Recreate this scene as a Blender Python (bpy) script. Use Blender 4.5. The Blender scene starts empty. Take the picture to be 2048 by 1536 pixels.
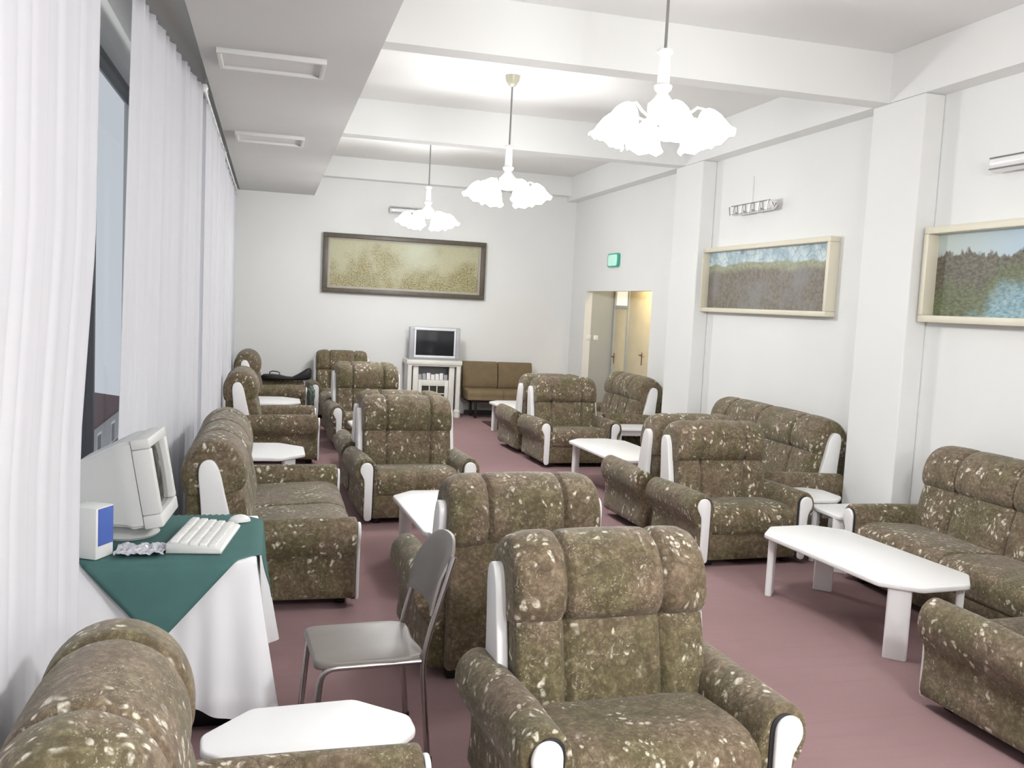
import bpy, bmesh, math, random
from mathutils import Vector, Matrix
random.seed(7)
R = math.radians
scn = bpy.context.scene
COL = scn.collection

# ------------------------------------------------------------------ materials
def nm(name):
    m = bpy.data.materials.new(name); m.use_nodes = True
    nt = m.node_tree
    for n in list(nt.nodes):
        nt.nodes.remove(n)
    out = nt.nodes.new('ShaderNodeOutputMaterial')
    b = nt.nodes.new('ShaderNodeBsdfPrincipled')
    nt.links.new(b.outputs[0], out.inputs[0])
    return m, nt, b, out

class N:
    """tiny node helper"""
    def __init__(s, nt): s.nt = nt
    def new(s, t, **kw):
        n = s.nt.nodes.new(t)
        for k, v in kw.items(): setattr(n, k, v)
        return n
    def put(s, sock, v):
        if isinstance(v, bpy.types.NodeSocket): s.nt.links.new(v, sock)
        else: sock.default_value = v
    def noise(s, vec, scale, detail=3, rough=.5, dist=0):
        n = s.new('ShaderNodeTexNoise'); s.put(n.inputs['Vector'], vec)
        n.inputs['Scale'].default_value = scale; n.inputs['Detail'].default_value = detail
        n.inputs['Roughness'].default_value = rough; n.inputs['Distortion'].default_value = dist
        return n.outputs['Fac']
    def voro(s, vec, scale, feature='F1', rnd=1.0):
        n = s.new('ShaderNodeTexVoronoi', feature=feature); s.put(n.inputs['Vector'], vec)
        n.inputs['Scale'].default_value = scale; n.inputs['Randomness'].default_value = rnd
        return n.outputs['Distance']
    def step(s, v, a, b, lo=0., hi=1.):
        n = s.new('ShaderNodeMapRange', clamp=True); n.interpolation_type = 'SMOOTHSTEP'
        s.put(n.inputs[0], v)
        for i, x in zip((1, 2, 3, 4), (a, b, lo, hi)): n.inputs[i].default_value = x
        return n.outputs[0]
    def math(s, op, a, b=0.):
        n = s.new('ShaderNodeMath', operation=op); s.put(n.inputs[0], a); s.put(n.inputs[1], b)
        return n.outputs[0]
    def mix(s, f, a, b, mode='MIX'):
        n = s.new('ShaderNodeMix', data_type='RGBA', blend_type=mode)
        s.put(n.inputs[0], f)
        s.put(n.inputs[6], a if isinstance(a, bpy.types.NodeSocket) else (*a, 1))
        s.put(n.inputs[7], b if isinstance(b, bpy.types.NodeSocket) else (*b, 1))
        return n.outputs[2]
    def coord(s, kind='Object'):
        return s.new('ShaderNodeTexCoord').outputs[kind]
    def mapping(s, vec, loc=(0, 0, 0), scale=(1, 1, 1)):
        n = s.new('ShaderNodeMapping'); s.put(n.inputs['Vector'], vec)
        n.inputs['Location'].default_value = loc; n.inputs['Scale'].default_value = scale
        return n.outputs[0]
    def bump(s, h, strength, dist, bsdf):
        n = s.new('ShaderNodeBump'); n.inputs['Strength'].default_value = strength
        n.inputs['Distance'].default_value = dist
        s.put(n.inputs['Height'], h); s.nt.links.new(n.outputs[0], bsdf.inputs['Normal'])

def simple(name, col, rough=.5, metal=0., var=.05, scale=6., spec=.5, bump=0.):
    m, nt, b, o = nm(name); n = N(nt)
    c = n.coord()
    f = n.noise(c, scale, 4)
    dark = tuple(x * (1 - var) for x in col); lite = tuple(min(1, x * (1 + var)) for x in col)
    nt.links.new(n.mix(f, dark, lite), b.inputs['Base Color'])
    b.inputs['Roughness'].default_value = rough; b.inputs['Metallic'].default_value = metal
    b.inputs['Specular IOR Level'].default_value = spec
    if bump: n.bump(n.noise(c, scale * 20, 3), bump, .003, b)
    return m

M = {}
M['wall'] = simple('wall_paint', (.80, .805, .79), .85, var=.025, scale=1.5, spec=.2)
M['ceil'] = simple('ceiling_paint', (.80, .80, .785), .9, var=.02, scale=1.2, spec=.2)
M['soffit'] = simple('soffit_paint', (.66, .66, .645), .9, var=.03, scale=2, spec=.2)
M['hatch'] = simple('hatch_paint', (.72, .72, .70), .7, var=.04)
M['white'] = simple('white_lacquer', (.87, .87, .865), .32, var=.02, scale=3)
M['white_old'] = simple('worn_white_paint', (.74, .73, .68), .45, var=.08, scale=5)
M['black'] = simple('black_plastic', (.007, .007, .008), .5)
M['edge'] = simple('black_edging', (.02, .02, .022), .45)
M['steel'] = simple('brushed_steel', (.42, .40, .39), .28, metal=1., var=.1, scale=15)
M['vinyl'] = simple('grey_vinyl', (.20, .18, .165), .42, var=.1, scale=8, bump=.1)
M['pc'] = simple('computer_plastic', (.66, .66, .64), .45, var=.03)
M['pc2'] = simple('key_plastic', (.78, .78, .76), .4, var=.03)
M['blue'] = simple('blue_panel', (.075, .14, .46), .4, var=.04)
M['silver'] = simple('silver_plastic', (.40, .41, .43), .4, var=.04)
M['tvwhite'] = simple('tv_bezel_plastic', (.72, .73, .76), .35, var=.02)
M['cream'] = simple('cream_paint', (.70, .62, .42), .5, var=.1, scale=4)
M['jamb'] = simple('grey_paint', (.44, .46, .44), .7, var=.04)
M['alu'] = simple('window_frame_grey', (.11, .11, .115), .4, var=.05)
M['frame_dark'] = simple('dark_frame_wood', (.10, .085, .062), .45, var=.3, scale=14)
M['frame_lip'] = simple('grey_frame_lip', (.42, .38, .33), .5, var=.1)
M['frame_cream'] = simple('cream_frame', (.70, .66, .53), .45, var=.06)
M['wood'] = simple('brown_wood', (.20, .085, .045), .5, var=.3, scale=12)
M['green'] = simple('green_cloth', (.075, .165, .155), .85, var=.1, scale=10, spec=.15, bump=.15)
M['cloth'] = simple('white_cloth', (.86, .86, .88), .8, var=.015, spec=.2, bump=.05)
M['greybag'] = simple('grey_green_cloth', (.13, .17, .14), .8, var=.3, scale=20, bump=.3)
M['bench'] = simple('brown_bench_fabric', (.20, .15, .088), .85, var=.18, scale=9, spec=.2, bump=.2)
M['mat'] = simple('dark_patch', (.05, .022, .018), .9, var=.2)  # colour of the dark patch on the floor
M['house'] = simple('house_plaster', (.50, .50, .50), .9, var=.08)
M['roof'] = simple('red_roof_tiles', (.115, .062, .062), .8, var=.25, scale=9)
M['ground'] = simple('ground_outside', (.25, .26, .22), .9, var=.2)
M['brass'] = simple('pale_brass', (.62, .60, .48), .35, metal=.3)
M['rodgrey'] = simple('grey_rod', (.28, .28, .27), .4, metal=.4)

def fabric(name, flecks=True):
    m, nt, b, o = nm(name); n = N(nt)
    base = n.coord()
    oi = n.new('ShaderNodeObjectInfo')
    off = n.math('MULTIPLY', oi.outputs['Random'], 40.)
    cmb = n.new('ShaderNodeCombineXYZ')
    for i in range(3): n.put(cmb.inputs[i], off)
    va = n.new('ShaderNodeVectorMath', operation='ADD'); n.put(va.inputs[0], base); n.put(va.inputs[1], cmb.outputs[0])
    c = va.outputs[0]
    big = n.noise(c, 3.2, 4, .55)
    col = n.mix(n.step(big, .38, .64), (.285, .216, .146), (.215, .184, .096))
    mid = n.noise(c, 17, 5, .65, .6)
    col = n.mix(n.step(mid, .35, .72), n.mix(1., col, (.58, .56, .52), 'MULTIPLY'), col)
    gr = n.noise(c, 48, 4, .75)
    col = n.mix(n.step(gr, .40, .62), n.mix(1., col, (.66, .64, .60), 'MULTIPLY'), col)
    col = n.mix(n.step(gr, .56, .72, 0, .28), col, (.46, .42, .27))
    # dark twig lines woven in the brocade
    tw = n.new('ShaderNodeVectorMath', operation='ADD')
    wn = n.new('ShaderNodeTexNoise'); n.put(wn.inputs['Vector'], c); wn.inputs['Scale'].default_value = 7
    sc = n.new('ShaderNodeVectorMath', operation='SCALE'); n.put(sc.inputs[0], wn.outputs['Color']); sc.inputs['Scale'].default_value = .16
    n.put(tw.inputs[0], c); n.put(tw.inputs[1], sc.outputs[0])
    cw = tw.outputs[0]
    edge = n.voro(cw, 9, 'DISTANCE_TO_EDGE')
    line = n.math('MULTIPLY', n.step(edge, .0, .035, 1, 0), n.step(n.noise(c, 4.1, 2), .46, .56))
    col = n.mix(n.math('MULTIPLY', line, .62), col, (.06, .047, .028))
    if flecks:
        leaf = n.voro(n.mapping(cw, scale=(1.25, 1, .68)), 22)
        area = n.step(n.noise(n.mapping(c, scale=(.7, .7, 1.4)), 5.0, 3, .6), .475, .57)
        petals = n.math('MULTIPLY', n.step(leaf, .20, .36, 1, 0), area)
        grit = n.math('MULTIPLY', n.step(n.noise(cw, 95, 3, .7), .57, .66), n.step(n.noise(c, 7., 3), .44, .58))
        fl = n.math('MAXIMUM', petals, n.math('MULTIPLY', grit, .55))
        fl = n.math('MULTIPLY', fl, n.step(n.noise(c, 60, 3), .36, .55, .25, 1))
        col = n.mix(n.math('MULTIPLY', fl, .9), col, (.80, .75, .62))
    weave = n.noise(c, 260, 2)
    col = n.mix(n.step(weave, .3, .7, .0, .35), col, n.mix(1., col, (.55, .55, .55), 'MULTIPLY'))
    nt.links.new(col, b.inputs['Base Color'])
    b.inputs['Roughness'].default_value = .72
    b.inputs['Specular IOR Level'].default_value = .28
    b.inputs['Sheen Weight'].default_value = .15
    n.bump(n.math('ADD', mid, n.math('MULTIPLY', weave, .4)), .35, .008, b)
    return m
M['fabric'] = fabric('olive_floral_brocade')
M['fabric_plain'] = fabric('olive_plain_backing', False)

def carpet():
    m, nt, b, o = nm('mauve_carpet'); n = N(nt)
    c = n.coord()
    f = n.noise(c, 1.3, 4); g = n.noise(c, 180, 2)
    col = n.mix(n.step(f, .3, .7), (.285, .187, .187), (.313, .205, .208))
    s = n.noise(n.mapping(c, scale=(1, 9, 1)), 1.6, 5, .6)
    col = n.mix(n.step(s, .45, .75, 0, .30), col, (.25, .155, .15))
    col = n.mix(n.step(g, .3, .7, 0, .3), col, (.22, .135, .14))
    nt.links.new(col, b.inputs['Base Color'])
    b.inputs['Roughness'].default_value = .95; b.inputs['Specular IOR Level'].default_value = .1
    n.bump(g, .3, .004, b)
    return m
M['carpet'] = carpet()

def curtain_mat():
    m, nt, b, o = nm('sheer_white_curtain'); n = N(nt)
    c = n.coord()
    w = n.noise(n.mapping(c, scale=(1, 1, .02)), 9, 4)
    col = n.mix(w, (.84, .84, .87), (.90, .90, .92))
    nt.links.new(col, b.inputs['Base Color']); b.inputs['Roughness'].default_value = .9
    b.inputs['Specular IOR Level'].default_value = .1
    t = n.new('ShaderNodeBsdfTranslucent'); nt.links.new(col, t.inputs[0])
    mx = n.new('ShaderNodeMixShader'); mx.inputs[0].default_value = .42
    nt.links.new(b.outputs[0], mx.inputs[1]); nt.links.new(t.outputs[0], mx.inputs[2])
    nt.links.new(mx.outputs[0], o.inputs[0])
    return m
M['curtain'] = curtain_mat()

def sheet_mat():
    m, nt, b, o = nm('crumpled_clear_sheet'); n = N(nt)
    b.inputs['Base Color'].default_value = (.55, .55, .60, 1); b.inputs['Roughness'].default_value = .25
    n.bump(n.noise(n.coord(), 25, 4), .5, .01, b)
    return m
M['sheet'] = sheet_mat()

def emit(name, col, s, base=(.9, .9, .88)):
    m, nt, b, o = nm(name)
    b.inputs['Base Color'].default_value = (*base, 1)
    b.inputs['Emission Color'].default_value = (*col, 1); b.inputs['Emission Strength'].default_value = s
    b.inputs['Roughness'].default_value = .4
    return m
M['shade'] = emit('lit_frosted_glass', (1, .985, .94), 9.)
M['bulb'] = emit('lit_bulb', (1, .98, .92), 30.)
M['hall_lamp'] = emit('hall_lamp_glass', (1, .80, .50), 9.)
M['transom'] = emit('lit_transom_glass', (1, .90, .68), .75)
def exit_mat():
    return emit('lit_sign_face', (.45, .9, .75), .28, (.50, .80, .68))
M['sign'] = exit_mat()
M['signrim'] = simple('teal_plastic', (.06, .40, .32), .4)

def glass():
    m, nt, b, o = nm('window_glass'); n = N(nt)
    g = n.new('ShaderNodeBsdfGlossy'); g.inputs['Roughness'].default_value = .02
    t = n.new('ShaderNodeBsdfTransparent'); t.inputs[0].default_value = (.93, .95, .97, 1)
    mx = n.new('ShaderNodeMixShader'); mx.inputs[0].default_value = .06
    nt.links.new(t.outputs[0], mx.inputs[1]); nt.links.new(g.outputs[0], mx.inputs[2])
    nt.links.new(mx.outputs[0], o.inputs[0])
    return m
M['glass'] = glass()
def screen(name, c):
    m, nt, b, o = nm(name)
    b.inputs['Base Color'].default_value = (*c, 1); b.inputs['Roughness'].default_value = .08
    b.inputs['Specular IOR Level'].default_value = .6
    return m
M['screen'] = screen('dark_tv_glass', (.018, .02, .024))
M['crt'] = screen('dark_monitor_glass', (.05, .055, .05))
M['dark_glass'] = screen('dark_cabinet_glass', (.05, .05, .04))
M['crystal'] = simple('cut_glass', (.80, .80, .79), .12, var=.04, spec=.8)
M['lampgrey'] = simple('lamp_grey_edge', (.30, .30, .31), .3, metal=.5)

def painting(name, kind):
    m, nt, b, o = nm(name); n = N(nt)
    g = n.coord('Generated')
    sx = n.new('ShaderNodeSeparateXYZ'); n.put(sx.inputs[0], g)
    ob = n.coord()
    z = sx.outputs[2]
    if kind == 'meadow':
        f = n.noise(ob, 55, 4, .75)
        big = n.noise(ob, 2.3, 3)
        col = n.mix(n.step(f, .36, .64), (.13, .115, .05), (.52, .47, .27))
        col = n.mix(n.step(n.math('ADD', big, n.math('MULTIPLY', z, .35)), .55, .85, 0, .75), col, (.52, .52, .36))
        d = n.math('ABSOLUTE', n.math('SUBTRACT', sx.outputs[0], .58))
        hot = n.math('MULTIPLY', n.step(d, .0, .2, 1, 0), n.step(z, .3, .62))
        col = n.mix(n.math('MULTIPLY', hot, .7), col, (.60, .63, .50))
    elif kind == 'plain':
        f = n.noise(n.mapping(ob, scale=(1, 3, 1)), 28, 5, .7)
        land = n.mix(n.step(f, .3, .7), (.135, .115, .09), (.24, .215, .175))
        land = n.mix(n.step(n.noise(ob, 2.2, 3), .45, .65, 0, .7), land, (.23, .225, .22))
        grass = n.mix(n.step(f, .3, .7), (.24, .25, .15), (.36, .38, .28))
        zz = n.math('ADD', z, n.math('MULTIPLY', n.math('SUBTRACT', n.noise(ob, 3, 4), .5), .22))
        col = n.mix(n.step(zz, .60, .72), land, grass)
        sky = n.mix(n.step(n.noise(ob, 6, 3), .35, .65), (.36, .48, .54), (.60, .70, .72))
        tw = n.step(n.voro(ob, 11, 'DISTANCE_TO_EDGE'), .0, .05, 1, 0)
        sky = n.mix(n.math('MULTIPLY', tw, .6), sky, (.10, .16, .16))
        col = n.mix(n.step(zz, .76, .80), col, sky)
    else:
        f = n.noise(n.mapping(ob, scale=(1, .5, 2)), 26, 5, .7)
        land = n.mix(n.step(f, .3, .7), (.07, .065, .05), (.20, .18, .14))
        grass = n.mix(n.step(f, .3, .7), (.08, .095, .05), (.19, .21, .12))
        water = n.mix(n.step(f, .3, .7), (.13, .25, .29), (.36, .49, .53))
        u = n.math('SUBTRACT', 1., sx.outputs[0])      # 1 = far (left in the picture)
        w1 = n.math('ADD', n.math('MULTIPLY', n.math('SUBTRACT', 1., u), 1.15), n.math('SUBTRACT', n.noise(ob, 2.2, 3), .5))
        w2 = n.math('SUBTRACT', w1, n.math('MULTIPLY', z, .75))
        col = n.mix(n.step(w2, -.24, -.04), land, grass)
        col = n.mix(n.step(w2, -.02, .22), col, water)
        zz = n.math('ADD', z, n.math('MULTIPLY', n.math('SUBTRACT', n.noise(n.mapping(ob, scale=(1, 3, .4)), 5, 4, .7), .5), .55))
        sky = n.mix(n.step(u, .5, 1), (.42, .55, .66), (.46, .53, .50))
        col = n.mix(n.step(zz, .74, .78), col, sky)
    nt.links.new(col, b.inputs['Base Color'])
    b.inputs['Roughness'].default_value = .45; b.inputs['Specular IOR Level'].default_value = .25
    return m
M['p_meadow'] = painting('meadow_painting', 'meadow')
M['p_plain'] = painting('plain_painting', 'plain')
M['p_lake'] = painting('lake_painting', 'lake')

# ------------------------------------------------------------------ mesh helpers
def finish(name, bm, mat, parent=None, smooth=True, ang=38):
    bmesh.ops.recalc_face_normals(bm, faces=bm.faces)
    me = bpy.data.meshes.new(name); bm.to_mesh(me); bm.free()
    if smooth:
        for p in me.polygons: p.use_smooth = True
        me.set_sharp_from_angle(angle=R(ang))
    me.materials.append(mat)
    o = bpy.data.objects.new(name, me); COL.objects.link(o)
    if parent: o.parent = parent
    return o

def thing(name, label, cat, loc=(0, 0, 0), rz=0., group=None):
    o = bpy.data.objects.new(name, None); COL.objects.link(o)
    o.empty_display_size = .1
    o.location = loc; o.rotation_euler = (0, 0, rz)
    o['label'] = label; o['category'] = cat
    if group: o['group'] = group
    return o

def tag(o, label, cat, group=None):
    o['label'] = label; o['category'] = cat
    if group: o['group'] = group
    return o

def struct(name, bm, mat, smooth=False):
    o = finish(name, bm, mat, None, smooth); o['kind'] = 'structure'; return o

def dup(root, loc, rz, label, group=None):
    r = root.copy(); COL.objects.link(r); r.location = loc; r.rotation_euler = (0, 0, rz)
    r['label'] = label
    if group: r['group'] = group
    for ch in list(root.children):
        c = ch.copy(); COL.objects.link(c); c.parent = r
        for g in list(ch.children):
            d = g.copy(); COL.objects.link(d); d.parent = c
    return r

def box(bm, a, b, bev=0., seg=2, rot=None, piv=None):
    x0, y0, z0 = a; x1, y1, z1 = b
    vs = [bm.verts.new(p) for p in ((x0,y0,z0),(x1,y0,z0),(x1,y1,z0),(x0,y1,z0),(x0,y0,z1),(x1,y0,z1),(x1,y1,z1),(x0,y1,z1))]
    fs = [bm.faces.new([vs[i] for i in f]) for f in ((0,3,2,1),(4,5,6,7),(0,1,5,4),(1,2,6,5),(2,3,7,6),(3,0,4,7))]
    if bev:
        es = list({e for f in fs for e in f.edges})
        r = bmesh.ops.bevel(bm, geom=es, offset=bev, segments=seg, affect='EDGES', profile=.5)
        vs = list({v for f in r['faces'] for v in f.verts} | {v for v in vs if v.is_valid})
    if rot is not None:
        bmesh.ops.rotate(bm, verts=vs, cent=piv or ((x0+x1)/2, (y0+y1)/2, (z0+z1)/2), matrix=rot)
    return vs

def tube(bm, pts, r, n=10, cap=True):
    pts = [Vector(p) for p in pts]
    rs = r if isinstance(r, (list, tuple)) else [r] * len(pts)
    up = None; rings = []
    for i, p in enumerate(pts):
        t = (pts[min(i+1, len(pts)-1)] - pts[max(i-1, 0)]).normalized()
        if up is None:
            up = Vector((0, 0, 1)) if abs(t.z) < .9 else Vector((1, 0, 0))
        a = t.cross(up).normalized(); up = a.cross(t).normalized()
        rings.append([bm.verts.new(p + (a*math.cos(2*math.pi*k/n) + up*math.sin(2*math.pi*k/n))*rs[i]) for k in range(n)])
    for q in range(len(rings)-1):
        for k in range(n):
            bm.faces.new((rings[q][k], rings[q][(k+1) % n], rings[q+1][(k+1) % n], rings[q+1][k]))
    if cap:
        bm.faces.new(rings[0][::-1]); bm.faces.new(rings[-1])

def lathe(bm, prof, n=20, mtx=None):
    rings = []
    for r, z in prof:
        ring = []
        for k in range(n):
            v = Vector((r*math.cos(2*math.pi*k/n), r*math.sin(2*math.pi*k/n), z))
            if mtx: v = mtx @ v
            ring.append(bm.verts.new(v))
        rings.append(ring)
    for q in range(len(rings)-1):
        for k in range(n):
            bm.faces.new((rings[q][k], rings[q][(k+1) % n], rings[q+1][(k+1) % n], rings[q+1][k]))
    return rings

def crom(pts, sub=4):
    n = len(pts); out = []
    for i in range(n):
        p0, p1, p2, p3 = (pts[(i-1) % n], pts[i], pts[(i+1) % n], pts[(i+2) % n])
        for k in range(sub):
            t = k/sub
            out.append(tuple(.5*((2*p1[j]) + (-p0[j]+p2[j])*t + (2*p0[j]-5*p1[j]+4*p2[j]-p3[j])*t*t + (-p0[j]+3*p1[j]-3*p2[j]+p3[j])*t**3) for j in (0, 1)))
    return out

def sweep(bm, prof, t0, t1, axis, r=.03, steps=5, creases=(), depth=.02, puff=0., step=.05, taper=None):
    """closed profile (a,b) swept along an axis from t0 to t1, ends rounded by r, seams pressed in at creases"""
    n = len(prof)
    area = sum(prof[i][0]*prof[(i+1) % n][1] - prof[(i+1) % n][0]*prof[i][1] for i in range(n))
    if area < 0: prof = prof[::-1]
    nor = []
    for i in range(n):
        a, b = prof[i-1], prof[(i+1) % n]
        d = Vector((b[0]-a[0], b[1]-a[1])); d.normalize(); nor.append((d.y, -d.x))
    st = []
    for k in range(steps+1):
        ph = math.pi/2*k/steps; st.append((t0 + r*(1-math.cos(ph)), r*(1-math.sin(ph))))
    ts = set()
    x = t0 + r + step
    while x < t1 - r - step*.4: ts.add(round(x, 4)); x += step
    for c in creases:
        for d in (-.03, -.016, -.006, 0, .006, .016, .03): ts.add(round(c+d, 4))
    seams = sorted([t0] + list(creases) + [t1])
    for x in sorted(ts):
        off = 0.
        for c in creases:
            off = max(off, depth*math.exp(-((x-c)/.012)**2))
        if puff:
            for q in range(len(seams)-1):
                if seams[q] <= x <= seams[q+1]:
                    u = (x-seams[q])/(seams[q+1]-seams[q]); off -= puff*(1-(2*u-1)**4)
        st.append((x, off))
    for k in range(steps+1):
        ph = math.pi/2*k/steps; st.append((t1 - r*(1-math.sin(ph)), r*(1-math.cos(ph))))
    rings = []
    for t, off in st:
        ring = []
        for (a, b), (na, nb) in zip(prof, nor):
            a2, b2 = a-na*off, b-nb*off
            if taper: a2, b2 = taper(t, a2, b2)
            co = {'x': (t, a2, b2), 'y': (a2, t, b2), 'z': (a2, b2, t)}[axis]
            ring.append(bm.verts.new(co))
        rings.append(ring)
    for q in range(len(rings)-1):
        for k in range(n):
            bm.faces.new((rings[q][k], rings[q][(k+1) % n], rings[q+1][(k+1) % n], rings[q+1][k]))
    bm.faces.new(rings[0][::-1]); bm.faces.new(rings[-1])

def B(): return bmesh.new()
def quickbox(name, a, b, mat, parent=None, bev=.004, smooth=True):
    bm = B(); box(bm, a, b, bev); return finish(name, bm, mat, parent, smooth)

# ------------------------------------------------------------------ armchairs and sofas
def make_seat(name, label, cat, h, n_seat=1, e=0.):
    """front faces -y; h = half width between the armrests"""
    t = thing(name, label, cat)
    bh = h + .042
    Y = lambda pts: [(a+e, b) for a, b in pts]
    # base under the cushion
    bm = B(); sweep(bm, crom([(-.395,.05),(-.42,.075),(-.424,.15),(-.42,.23),(-.395,.252),(-.2,.252),(.15+e,.252),(.345+e,.252),(.37+e,.23),(.375+e,.15),(.37+e,.075),(.345+e,.05),(.15+e,.05),(-.2,.05)], 3), -h-.02, h+.02, 'x', .01, 3)
    finish('base', bm, M['fabric_plain'], t)
    # seat
    w = 2*h/n_seat
    cre = [-h + w*k for k in range(1, n_seat)]
    bm = B()
    sweep(bm, crom([(-.40,.245),(-.432,.30),(-.435,.37),(-.40,.425),(-.30,.452),(-.12,.445),(.05+e,.42),(.09+e,.33),(.05+e,.245),(-.2,.24)], 4), -h, h, 'x', .03, 4, cre, .02, .006)
    finish('seat_cushion', bm, M['fabric'], t)
    # back
    if cat == 'armchair': bc = [-.20, .20]
    else:
        m_ = max(2, round((2*bh-.8)/.6)); bc = [-bh+.36 + (2*bh-.72)/m_*k for k in range(m_+1)]
    bm = B()
    sweep(bm, crom(Y([(.045,.38),(.03,.46),(.05,.57),(.08,.69),(.12,.745),(.26,.745),(.28,.60),(.28,.38)]), 4), -bh+.01, bh-.01, 'x', .03, 4, bc, .022, .010)
    finish('back_cushion', bm, M['fabric'], t)
    bm = B()
    def crown(tt, a, b):
        u = abs(tt)/bh
        return a + .03*max(0, u-.6), b - .022*u**6
    sweep(bm, crom(Y([(.115,.718),(.068,.755),(.055,.82),(.075,.91),(.13,.99),(.225,1.03),(.32,1.01),(.39,.945),(.422,.86),(.422,.77),(.395,.705),(.30,.69),(.20,.70)]), 4), -bh, bh, 'x', .04, 5, bc, .022, .007, taper=crown)
    finish('headrest', bm, M['fabric'], t)
    bm = B(); box(bm, (-bh+.015, .275+e, .06), (bh-.015, .405+e, .73), .015)
    finish('back_panel', bm, M['fabric_plain'], t)
    for s in (-1, 1):
        # padded roll arm
        X = lambda x: s*(h + x)
        prof = [(X(-.01),.07),(X(-.012),.25),(X(-.015),.40),(X(.0),.50),(X(.055),.555),(X(.115),.557),(X(.165),.51),(X(.178),.44),(X(.158),.365),(X(.125),.31),(X(.12),.20),(X(.12),.07)]
        bm = B()
        def rise(tt, a, b):
            u = max(0, (tt+.1)/.5); return a + s*.02*u*(b > .3), b - .015*u*(b > .4)
        sweep(bm, crom(prof, 4), -.42, .34+e, 'y', .018, 4, taper=rise)
        arm = finish('armrest', bm, M['fabric'], t)
        key = [(.036,.075),(.034,.25),(.033,.42),(.036,.49),(.058,.522),(.092,.53),(.124,.515),(.14,.48),(.138,.445),(.12,.41),(.106,.37),(.102,.25),(.103,.14),(.101,.075),(.092,.045),(.068,.036),(.045,.045)]
        kp = crom([(X(a), b) for a, b in key], 3)
        bm = B(); sweep(bm, kp, -.446, -.424, 'y', .008, 3)
        finish('front_board', bm, M['white'], arm)
        kb = crom([(X(a*1.02-.014), b+.004) for a, b in key], 3)
        bm = B(); sweep(bm, kb, -.426, -.40, 'y', .003, 2)
        finish('board_backing', bm, M['edge'], arm)
        # white paddle board on the side of the back
        pad = [(.13,.42),(.15,.55),(.185,.70),(.215,.83),(.25,.895),(.29,.905),(.325,.88),(.335,.82),(.325,.70),(.315,.55),(.32,.42),(.22,.40)]
        bm = B(); a0, a1 = s*(bh-.008), s*(bh+.038)
        sweep(bm, crom(Y(pad), 3), min(a0, a1), max(a0, a1), 'x', .008, 3)
        finish('side_board', bm, M['white'], t)
        for y in (-.34, .32+e):
            bm = B(); box(bm, (s*(h-.02)-.03, y-.03, 0), (s*(h-.02)+.03, y+.03, .075), .006)
            finish('foot', bm, M['black'], t)
    return t

GCH = 'olive floral armchairs with white boards'
GSO = 'olive floral sofas with white boards'
D3 = R(3)
A0 = make_seat('armchair', 'olive floral armchair facing the camera in the foreground centre, largest and nearest of that column', 'armchair', .36)
A0['group'] = GCH
A0.location = (1.312, 3.105, 0); A0.rotation_euler = (0, 0, D3)
A1 = make_seat('armchair', 'olive floral armchair cut off at the lower left corner, its back to the near curtain', 'armchair', .36, 1, .17)
A1['group'] = GCH; A1.location = (.06, 2.18, 0); A1.rotation_euler = (0, 0, R(90))
def chair(x, y, rz, label, src=None): return dup(src or A0, (x, y, 0), rz, label, GCH)
PI = math.pi
chair(1.265, 4.76, PI+D3, 'olive armchair seen from behind, its back turned to the chair in the foreground centre')
chair(1.243, 8.03, D3, 'olive armchair facing the camera behind the white table left of the aisle')
chair(1.22, 8.93, PI+D3, 'olive armchair turned away, back to back with the one behind the left white table')
chair(1.27, 11.80, D3, 'olive armchair facing the camera in front of and left of the television stand')
chair(1.26, 12.71, PI+D3, 'olive armchair turned away near the far wall, mostly hidden in the left column')
chair(1.155, 14.74, R(1), 'olive armchair against the far wall, left of the television stand, below the meadow painting')
chair(3.60, 6.575, D3, 'olive armchair facing the camera right of centre, left of the large white coffee table')
chair(3.56, 7.485, PI+D3, 'olive armchair turned away, back to back with the one by the large coffee table')
chair(3.61, 10.665, D3, 'olive armchair facing the camera beyond the second white table in the right column')
chair(3.55, 11.575, PI+D3, 'olive armchair turned away, farthest of the right column, facing the brown bench')
chair(3.69, 3.34, PI+D3, 'olive armchair cut off at the right edge, its arm nearest the large white coffee table')
chair(.135, 10.85, R(90), 'olive armchair by the curtains, between the two small white tables along the window side', A1)
chair(.125, 14.27, R(90), 'olive armchair in the far left corner with the black guitar case on it', A1)

def sofa(x, y, rz, h, label, e=0.):
    t = make_seat('sofa', label, 'sofa', h, 2, e); t.location = (x, y, 0); t.rotation_euler = (0, 0, rz); t['group'] = GSO
    return t
sofa(.13, 6.43, R(90), .80, 'olive floral two-seater sofa by the curtains just behind the computer table', .17)
sofa(4.56, 8.07, R(-90), .95, 'olive floral sofa against the right wall under the grey landscape painting', .06)
sofa(4.605, 4.84, R(-90), .845, 'olive floral sofa at the right edge under the blue lake painting', .05)
sofa(4.63, 11.75, R(-90), .60, 'olive floral sofa in front of the open doorway at the far right')

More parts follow.
